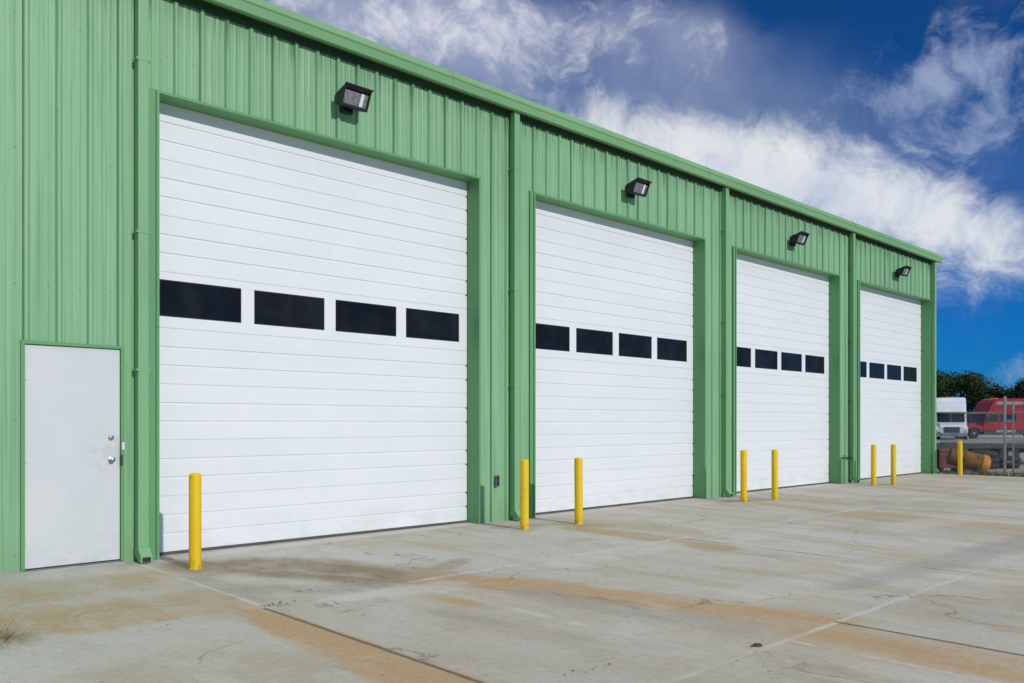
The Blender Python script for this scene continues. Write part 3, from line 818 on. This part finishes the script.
# lorries -------------------------------------------------------------------
def lorry(name, label, paint, px_, z_, rot, two_tone=False):
    x_, y_ = at(px_, z_)
    r = empty(name, (x_,y_,-.06), label, 'truck', 'semi trucks parked in the yard')
    T = Matrix.Translation((x_,y_,-.06)) @ Matrix.Rotation(rot,4,'Z')
    def P(prof, a, b, mat, nm, parent=r, bev=0):
        m_ = MB(); m_.prism(prof, a, b, 'y', M=T); return m_.build(nm, mat, parent)
    body = [(-2.2,.75),(-2.2,3.55),(-2.1,3.72),(-1.8,3.80),(.55,3.80),(.95,3.72),(1.3,3.45),(1.78,2.62),(1.95,2.36),(2.22,1.55),(2.25,.75)]
    cab = MB()
    # rounded section: three slices make the shoulders
    cab.prism(body, -1.12, 1.12, 'y', M=T)
    sh = [(x*.985-.0, .8 + (z-.75)*.975) for x, z in body]
    cab.prism(sh, -1.24, -1.121, 'y', M=T); cab.prism(sh, 1.121, 1.24, 'y', M=T)
    co = cab.build('cab', paint, r)
    hood = MB(); hood.prism([(2.251,.62),(2.251,1.52),(2.9,1.47),(3.75,1.32),(3.95,1.15),(4.0,.62)], -.92, .92, 'y', M=T)
    for s in (-1,1):
        y0_, y1_ = (s*.925, s*1.22) if s > 0 else (s*1.22, s*.925)
        hood.prism([(2.251,.80),(2.251,1.22),(2.7,1.24),(3.7,1.14),(3.9,1.0),(3.9,.62),(3.75,.62),(3.6,.95),(3.1,1.08),(2.6,.95),(2.5,.62),(2.4,.62)], y0_, y1_, 'y', M=T)
    hood.build('hood', paint, r)
    for a, b in ((-1.08,-.02),(.02,1.08)): P([(1.955,2.34),(2.215,1.56),(2.235,1.565),(1.975,2.35)], a, b, M['truck_glass'], 'windshield')
    for s in (-1,1):
        a, b = (1.241, 1.252) if s > 0 else (-1.252, -1.241)
        d_ = P([(.75,.95),(.75,2.36),(1.72,2.36),(1.98,1.58),(2.05,.95)], a-.004*(s<0), b+.004*(s>0), paint, 'door')
        P([(.85,1.60),(.85,2.28),(1.66,2.28),(1.88,1.60)], (1.257 if s>0 else -1.266), (1.266 if s>0 else -1.257), M['truck_glass'], 'window', d_)
        P([(1.0,1.40),(1.0,1.45),(1.15,1.45),(1.15,1.40)], (1.257 if s>0 else -1.28), (1.28 if s>0 else -1.257), M['chrome'], 'handle', d_)
        P([(-.9,1.62),(-.9,2.28),(.62,2.28),(.62,1.62)], a, b, M['truck_glass'], 'sleeper_window')
        if two_tone:
            P([(-1.6,3.22),(-1.6,3.50),(.9,3.50),(1.06,3.22)], a, b, M['stripe'], 'stripe')
            P([(-1.6,2.94),(-1.6,3.215),(1.065,3.215),(1.22,2.94)], a, b, M['darkred'], 'stripe')
        m_ = MB(); m_.box(2.0,2.16,s*1.52-.12,s*1.52+.12,1.55,2.2,bev=.03,M=T)
        m_.tube([(T @ Vector((2.05,s*1.25,2.1)))[:],(T @ Vector((2.05,s*1.5,2.1)))[:]], .02, 6); m_.build('mirror', M['black'], r)
        m_ = MB(); m_.tube([(T @ Vector((-2.35,s*1.05,.9)))[:],(T @ Vector((-2.35,s*1.05,3.75)))[:]], .075, 10); m_.build('exhaust_stack', M['chrome'], r, True)
        m_ = MB(); m_.tube([(T @ Vector((-.9,s*.98,.66)))[:],(T @ Vector((1.0,s*.98,.66)))[:]], .30, 14); m_.build('fuel_tank', M['deck'], r, True)
        m_ = MB(); m_.box(3.88,3.985,s*1.06-.13,s*1.06+.13,.72,.92,bev=.03,M=T); m_.build('headlight', M['head'], r)
    vz = MB(); vz.prism([(1.93,2.42),(2.22,2.30),(2.225,2.33),(1.93,2.47)], -1.12, 1.12, 'y', M=T); vz.build('sun_visor', M['black'] if not two_tone else paint, r)
    for s in (-1,1):
        a, b = (1.2415, 1.250) if s > 0 else (-1.250, -1.2415)
        P([(.66,.90),(.66,3.2),(.71,3.2),(.71,.90)], a, b, M['chassis'], 'sleeper_seam')
        P([(-2.0,.42),(-2.0,.745),(2.2,.745),(2.2,.42)], a-.01, b+.01, M['chassis'] if two_tone else M['stripe'], 'side_skirt')
    g_ = MB(); g_.box(4.0,4.03,-.6,.6,.66,1.12,0,M=T)
    for k in range(7): g_.box(4.031,4.045,-.55+k*.175,-.50+k*.175,.68,1.10,1,M=T)
    g_.build('grille', [M['black'],M['chrome']], r)
    P([(3.9,.30),(3.9,.615),(4.15,.615),(4.18,.30)], -1.2, 1.2, M['deck'], 'bumper')
    ch = MB(); ch.box(-5.6,3.8,-.48,-.36,.55,.745,M=T); ch.box(-5.6,3.8,.36,.48,.55,.745,M=T)
    for k in range(5): ch.box(-5.3+k*1.5,-5.2+k*1.5,-.36,.36,.58,.72,M=T)
    ch.box(-4.9,-3.7,-.5,.5,.75,.9,M=T); ch.build('chassis', M['chassis'], r)
    for x, ys in ((3.1,(-1.05,1.05)),(-3.6,(-.95,.95)),(-4.8,(-.95,.95))):
        for y in ys:
            a, b = MB(), MB(); wheel(a, b, (T @ Vector((x,y,.5)))[:], (T.to_3x3() @ Vector((0,1 if y>0 else -1,0)))[:], .5, .3 if x > 0 else .5)
            wo = a.build('wheel', M['tyre'], r, True); b.build('rim', M['chrome'], wo, True)
    for y in (-.5,-.25,0,.25,.5):
        m_ = MB(); m_.box(.40,.5,y-.05,y+.05,3.80,3.87,bev=.01,M=T); m_.build('marker_lamp', M['orange'], r)
    return r
HEAD_RIGHT = math.atan2(-DZ, DX)
lorry('semi_truck', 'red sleeper cab semi truck with a pale stripe, side on, beyond the gate', M['truck_red'], 998.5, 79.5, HEAD_RIGHT + math.pi + R(2), True)
lorry('semi_truck', 'white semi truck with high roof facing the camera, next to the building corner', M['truck_white'], 949.5, 76.0, math.atan2(-(at(951.5,76.)[1]+D), -at(951.5,76.)[0]) + R(3))

# ------------------------------------------------------------------ trees
def tree_mesh(seed, hgt, wid):
    rs = random.Random(seed)
    tk = MB()
    tk.tube([(0,0,-.1),(.1,.05,hgt*.2),(.05,-.1,hgt*.45),(.15,0,hgt*.7)], [.28,.22,.16,.06], 9)
    lobes = []
    for k in range(16):
        a = rs.uniform(0, 2*math.pi); rad = wid*.5*math.sqrt(rs.uniform(.02,.75)); z = hgt*rs.uniform(.25,.86)
        sz = hgt*rs.uniform(.12,.20)*(1.15 - .35*rad/(wid*.5))
        c = Vector((rad*math.cos(a), rad*math.sin(a), z - .25*rad*(z/hgt)))
        lobes.append((c, sz))
        tk.tube([(.05,0,hgt*rs.uniform(.18,.45)), (c*.55 + Vector((0,0,hgt*.14)))[:], c[:]], [.09,.06,.02], 5)
    lv = MB()
    for c, sz in lobes:
        for _ in range(620):
            d = Vector((rs.gauss(0,1), rs.gauss(0,1), rs.gauss(0,.8))).normalized()
            p = c + d * sz * (rs.random() ** .4) * rs.uniform(.8,1.22)
            if p.z < .3: continue
            n = (d + Vector((rs.gauss(0,.6), rs.gauss(0,.6), rs.gauss(0,.6)+.3))).normalized()
            u_ = n.orthogonal().normalized(); w_ = n.cross(u_); s = rs.uniform(.07,.17)
            a = rs.uniform(0,6.28); u2 = u_*math.cos(a)+w_*math.sin(a); w3 = n.cross(u2)
            lv.add([(p-u2*s)[:],(p-w3*s*.6)[:],(p+u2*s)[:],(p+w3*s*.6)[:]], [(0,1,2,3)])
    return tk, lv
protos = []
for sd, hg, wd in ((3, 7.6, 7.6), (11, 7.9, 7.0), (23, 6.8, 6.4)):
    tk, lv = tree_mesh(sd, hg, wd); protos.append((tk, lv))
used = {}
TREES = [(960,112,0,1.24,'dark broad tree rising behind the white truck next to the building corner'),
         (938,110,1,1.14,'dark rounded tree partly hidden by the far corner of the building'),
         (1020,112,2,1.30,'dark tree behind the rear of the red truck, right of the sky gap'),
         (1050,108,0,1.10,'dark tree at the right edge of the view beyond the red truck'),
         (920,118,1,1.0,'dark tree hidden mostly behind the far end of the building'),
         (1085,112,2,1.05,'dark tree far right beyond the yard'),
         (1130,116,1,1.0,'dark tree farthest right beyond the yard')]
TREES = TREES[:4] + TREES[5:6]
for px_, z_, pi, s, lab in TREES:
    x_, y_ = at(px_, z_)
    if pi not in used:
        r = empty('broadleaf_tree', (0,0,0), lab, 'tree', 'dark trees beyond the yard')
        protos[pi][0].build('trunk', M['bark'], r, True); protos[pi][1].build('crown', M['leaf'], r)
        used[pi] = r
    else:
        r = copy_tree(used[pi])
    r.location = (x_, y_, -.06); r.rotation_euler = (0,0,px_*.7); r.scale = (s,s,s); r['label'] = lab
# low brush line between and under the trees (one far mass)
hb = MB(); rs = random.Random(5)
for k in range(9000):
    px_ = rs.uniform(900, 1180); z_ = rs.uniform(104, 116)
    x_, y_ = at(px_, z_); hh = 1.3 + .5*math.sin(px_*.11) + .4*math.sin(px_*.31+1)
    p = Vector((x_, y_, rs.uniform(0, 1)**.8*max(.8,hh+1.0)))
    n = Vector((rs.gauss(0,1),rs.gauss(0,1),rs.gauss(0,1)+.3)).normalized(); u_ = n.orthogonal().normalized(); w_ = n.cross(u_); s = rs.uniform(.14,.32)
    hb.add([(p-u_*s)[:],(p-w_*s*.6)[:],(p+u_*s)[:],(p+w_*s*.6)[:]], [(0,1,2,3)])
tag(hb.build('brush', M['leaf']), 'dark low brush under the distant trees', 'brush', kind='stuff')

# ------------------------------------------------------------------ small stuff on the ground
def blade(mb, p, d, L, wd, bend, rs, segs=4):
    q = Vector(p); dirv = Vector(d).normalized(); side = dirv.cross(Vector((0,0,1)))
    side = side.normalized() if side.length > .01 else Vector((1,0,0))
    vs = []; fs = []
    for i in range(segs+1):
        w_ = wd*(1-i/segs*.8); vs += [(q-side*w_)[:], (q+side*w_)[:]]
        q = q + dirv*(L/segs); dirv = (dirv + Vector((rs.gauss(0,.18),rs.gauss(0,.18),-bend))).normalized()
        if q.z < .006: q.z = .006
    for i in range(segs): fs.append((2*i,2*i+1,2*i+3,2*i+2))
    mb.add(vs, fs)
gm = MB(); rs = random.Random(9)
for k in range(130):
    a = rs.uniform(0,6.28); rad = rs.uniform(0,.21)
    p = (1.30+math.cos(a)*rad*.8, -2.58+math.sin(a)*rad, .010)
    blade(gm, p, (math.cos(a)*.9+rs.gauss(.25,.3), math.sin(a)*.7-.2+rs.gauss(0,.3), rs.uniform(.25,1.0)), rs.uniform(.12,.30), rs.uniform(.0022,.0042), rs.uniform(.15,.4), rs)
tag(gm.build('dry_grass_tuft', M['straw'], origin=(1.30,-2.58,0)), 'dry straw coloured grass tuft at the slab edge near the side door', 'grass tuft')
# weeds along the fence foot and joint debris (uncountable bits)
wm = MB(); rs = random.Random(12)
for k in range(1500):
    y = -rs.uniform(.1, 7.5); x = 24.86 + rs.uniform(0,1.3)*rs.random()
    a = rs.uniform(0,6.28)
    blade(wm, (x,y,-.05), (math.cos(a)*.6, math.sin(a)*.6, 1), rs.uniform(.07,.30), rs.uniform(.006,.014), .15, rs, 3)
tag(wm.build('weeds', M['weed']), 'thin green and straw weeds along the foot of the chain link fence', 'weeds', kind='stuff')
dbm = MB(); rs = random.Random(4)
for (cx_, cy_, n_, sp_) in ((3.05,-2.84,26,.05),(3.13,-2.90,22,.04),(3.48,-2.50,8,.05),(3.56,-2.53,9,.05),(3.63,-2.59,6,.05),(4.02,-2.48,10,.06),(4.14,-2.50,12,.07),(3.47,-5.64,9,.04),(3.69,-5.66,10,.08),
                            (3.25,-2.8,10,.1),(5.9,-6.1,10,.12),(4.4,-6.1,12,.15),(4.6,-6.12,8,.1),(6.9,-6.1,10,.4),(8.0,-1.9,8,.7),(10.5,-1.8,9,1.2),(6.1,-1.3,8,1.0),(12,-1.2,9,1.5),(5.4,-3.6,10,.5),(7.2,-4.4,9,1.0),(9.5,-.6,8,1.2)):
    for _ in range(n_):
        p = Vector((cx_+rs.gauss(0,sp_), cy_+rs.gauss(0,sp_*.5), .004)); s = rs.uniform(.004,.014)
        vs = [(p+Vector((rs.uniform(-1,1)*s, rs.uniform(-1,1)*s, rs.uniform(0,.7)*s)))[:] for _ in range(4)]
        dbm.add(vs, [(0,1,2),(0,2,3),(0,3,1),(1,3,2)])
tag(dbm.build('debris', M['rust']), 'dark crumbs of dirt and leaf scattered over the concrete joints', 'debris', kind='stuff')
rg = MB(); torus(rg, (0,0,0), .024, .006, 18, 8); rg.tube([(-.024,0,0),(-.06,.012,-.003)], .004, 6)
o = rg.build('tie_down_ring', M['rust'], smooth=True, origin=(0,0,0)); o.location = (4.77,-6.06,.008)
tag(o, 'small dark metal ring lying on the pale joint of the concrete pavement', 'ring')

# ------------------------------------------------------------------ sky and sun
SUN_EL = R(24.5)
sun_dir = Vector((-.035,-1,0)).normalized()*math.cos(SUN_EL) + Vector((0,0,math.sin(SUN_EL)))
sd = bpy.data.lights.new('sun', 'SUN'); so = bpy.data.objects.new('sun', sd); C.objects.link(so)
sd.energy = 2.35; sd.angle = R(1.2); sd.color = (1.0, .955, .89)
so.rotation_euler = (-sun_dir).to_track_quat('-Z','Y').to_euler(); so.location = (0,-20,15)

world = bpy.data.worlds.new('World'); sc.world = world; world.use_nodes = True
t = NT(world.node_tree)
bg = world.node_tree.nodes['Background']
sky = t.node('ShaderNodeTexSky', sky_type='NISHITA')
sky.sun_disc = False; sky.sun_elevation = SUN_EL; sky.sun_rotation = math.atan2(sun_dir.x, sun_dir.y)
sky.altitude = 200; sky.air_density = 1.0; sky.dust_density = .3; sky.ozone_density = 2.5
dirv = t.node('ShaderNodeTexCoord').outputs['Generated']
dx, dy, dz = t.xyz(dirv)
az = t.math('MULTIPLY', t.math('ARCTAN2', dx, dy), 180/math.pi)       # degrees from +Y towards +X
el = t.math('MULTIPLY', t.math('ARCSINE', dz), 180/math.pi)
def azel(x, y):
    u = (x-CX)/F; v = (HY-y)/F
    return math.degrees(YAW + math.atan(u)), math.degrees(math.atan(v/math.hypot(1,u)))
def blob(x, y, rx, ry, rot, s):
    a0, e0 = azel(x, y); k = 57.3/F
    c, sn = math.cos(R(rot)), math.sin(R(rot))
    da = t.math('SUBTRACT', az, a0); de = t.math('SUBTRACT', el, e0)
    p = t.math('ADD', t.math('MULTIPLY', da, c/(rx*k)), t.math('MULTIPLY', de, sn/(rx*k)))
    q = t.math('ADD', t.math('MULTIPLY', da, -sn/(ry*k)), t.math('MULTIPLY', de, c/(ry*k)))
    r2 = t.math('ADD', t.math('MULTIPLY', p, p), t.math('MULTIPLY', q, q))
    return t.math('MULTIPLY', t.math('EXPONENT', t.math('MULTIPLY', r2, -1.0)), s)
def total(lst):
    o = lst[0]
    for x in lst[1:]: o = t.math('ADD', o, x)
    return o
sph = t.comb(t.math('MULTIPLY', az, .1), t.math('MULTIPLY', el, .1), 0)
nw = t.node('ShaderNodeTexNoise', noise_dimensions='3D'); t.put(nw.inputs['Vector'], sph); nw.inputs['Scale'].default_value = 1.6; nw.inputs['Detail'].default_value = 4
vs_ = t.node('ShaderNodeVectorMath', operation='MULTIPLY_ADD'); t.put(vs_.inputs[0], nw.outputs['Color']); vs_.inputs[1].default_value = (.55,.55,0); t.put(vs_.inputs[2], sph)
wv = vs_.outputs[0]
n_soft = t.noise(wv, 1.1, 7, .55, .2)
n_puff = t.noise(t.mapping(wv,(1,1.25,1),(5,3,0),(0,0,R(20))), 3.2, 8, .66, .12)
n_wisp = t.noise(t.mapping(wv,(2.2,.8,1),(2,7,0),(0,0,R(-38))), 1.6, 8, .62, .15)
# bright bank running down to the right, frayed above
main = total([blob(540,115,80,34,-20,.38), blob(640,135,100,36,-18,.50), blob(745,165,105,40,-12,.78), blob(860,192,100,40,-16,.95), blob(945,225,60,36,-28,.66), blob(1000,258,32,34,-50,.30), blob(830,255,140,46,-18,.40), blob(690,170,120,30,-22,.3)])
wisp = total([blob(860,105,60,34,35,.45), blob(930,85,60,26,25,.55), blob(985,60,45,20,10,.60), blob(1000,120,50,28,35,.50), blob(985,15,60,20,5,.46), blob(930,150,80,36,35,.50), blob(940,250,60,30,-60,.5), blob(985,265,30,28,-60,.45), blob(1016,370,24,20,25,.75), blob(790,110,40,24,30,.35)])
grey = total([blob(430,15,90,42,-8,.80), blob(530,18,70,38,-10,.60), blob(650,30,80,38,-10,.58), blob(310,0,90,50,-20,.7), blob(560,85,170,34,-14,.40), blob(715,60,60,40,-30,.30)])
veil = total([blob(600,90,260,60,-12,.62), blob(760,120,120,50,-10,.45), blob(930,190,110,80,-20,.35), blob(420,30,220,60,-15,.5)])
den_m = t.ramp(t.math('ADD', t.math('ADD', main, t.math('MULTIPLY', t.math('SUBTRACT', n_puff, .5), 2.3)), t.math('ADD', t.math('MULTIPLY', t.math('SUBTRACT', n_wisp, .5), .62), t.math('MULTIPLY', t.math('SUBTRACT', n_soft, .5), 1.3))), .06, 1.50)
den_m = t.math('MULTIPLY', den_m, t.ramp(main, .02, .6))
den_w = t.ramp(t.math('ADD', wisp, t.math('ADD', t.math('MULTIPLY', t.math('SUBTRACT', n_puff, .5), 2.3), t.math('MULTIPLY', t.math('SUBTRACT', n_wisp, .5), .6))), .34, 1.3)
den_w = t.math('MULTIPLY', den_w, t.ramp(wisp, .08, .4))
den_g = t.ramp(t.math('ADD', grey, t.math('MULTIPLY', t.math('SUBTRACT', n_soft, .5), 1.3)), .10, 1.0)
puffs = t.math('MULTIPLY', t.ramp(t.math('ADD', t.math('MULTIPLY', grey, .40), t.math('SUBTRACT', n_puff, .5)), .20, .62), t.ramp(grey, .2, .6))
den_v = t.ramp(t.math('ADD', veil, t.math('MULTIPLY', t.math('SUBTRACT', n_soft, .5), .7)), .0, .95)
# bright cloud added overhead, out of view, to fill the ground with light
zsafe = t.math('MAXIMUM', dz, .08)
pl = t.comb(t.math('DIVIDE', dx, zsafe), t.math('DIVIDE', dy, zsafe), 0)
n_dome = t.noise(pl, .9, 6, .6, .4)
fwd = t.math('ADD', t.math('MULTIPLY', dx, DZ), t.math('MULTIPLY', dy, DX))
rest = t.ramp(el, 36, 54)
den_fill = t.math('MULTIPLY', t.math('MULTIPLY', t.ramp(n_dome, .28, .55), rest), .92)

# blue: Nishita, deepened
tint = t.node('ShaderNodeValToRGB')
t.put(tint.inputs[0], t.math('DIVIDE', el, 40.0, clamp=True))
tint.color_ramp.elements[0].position = 0.0; tint.color_ramp.elements[0].color = (.012,.34,.96,1)
tint.color_ramp.elements[1].position = .75; tint.color_ramp.elements[1].color = (.06,.31,.62,1)
blue = t.mix(1.0, sky.outputs[0], tint.outputs[0], 'MULTIPLY')
WS = .10
def lum(r, g_, b_): return (r/WS, g_/WS, b_/WS, 1)
EXPO = 0.0
col = t.mix(t.math('MULTIPLY', den_v, .62), blue, lum(.155,.225,.40))
col = t.mix(t.math('MULTIPLY', den_g, .72), col, lum(.33,.38,.55))
col = t.mix(t.math('MULTIPLY', puffs, .80), col, lum(.80,.80,.86))
col = t.mix(t.math('MULTIPLY', den_w, .55), col, lum(.50,.58,.76))
cm = t.mix(t.ramp(t.math('ADD', t.math('MULTIPLY', n_soft, .5), t.math('MULTIPLY', n_wisp, .5)), .36, .62), lum(.62,.68,.80), lum(.86,.88,.88))
col = t.mix(t.math('MULTIPLY', den_m, .86), col, cm)
col = t.mix(den_fill, col, lum(1.06,1.06,1.08))
t.put(bg.inputs['Color'], col); bg.inputs['Strength'].default_value = WS

# ------------------------------------------------------------------ camera and view
cam = bpy.data.cameras.new('camera'); co = bpy.data.objects.new('camera', cam); C.objects.link(co)
cam.sensor_width = 36; cam.lens = F/1024*36; cam.shift_y = (HY-341.5)/1024; cam.clip_end = 6000; cam.clip_start = .05
co.location = (0,-D,H); co.rotation_euler = (R(90), 0, -YAW)
sc.camera = co
vs = sc.view_settings
sc.display_settings.display_device = 'sRGB'
vs.view_transform = 'Standard'; vs.look = 'None'; vs.exposure = 0.0; vs.gamma = 1; vs.use_curve_mapping = False
for o in bpy.data.objects:
    if '_w' in o: del o['_w']
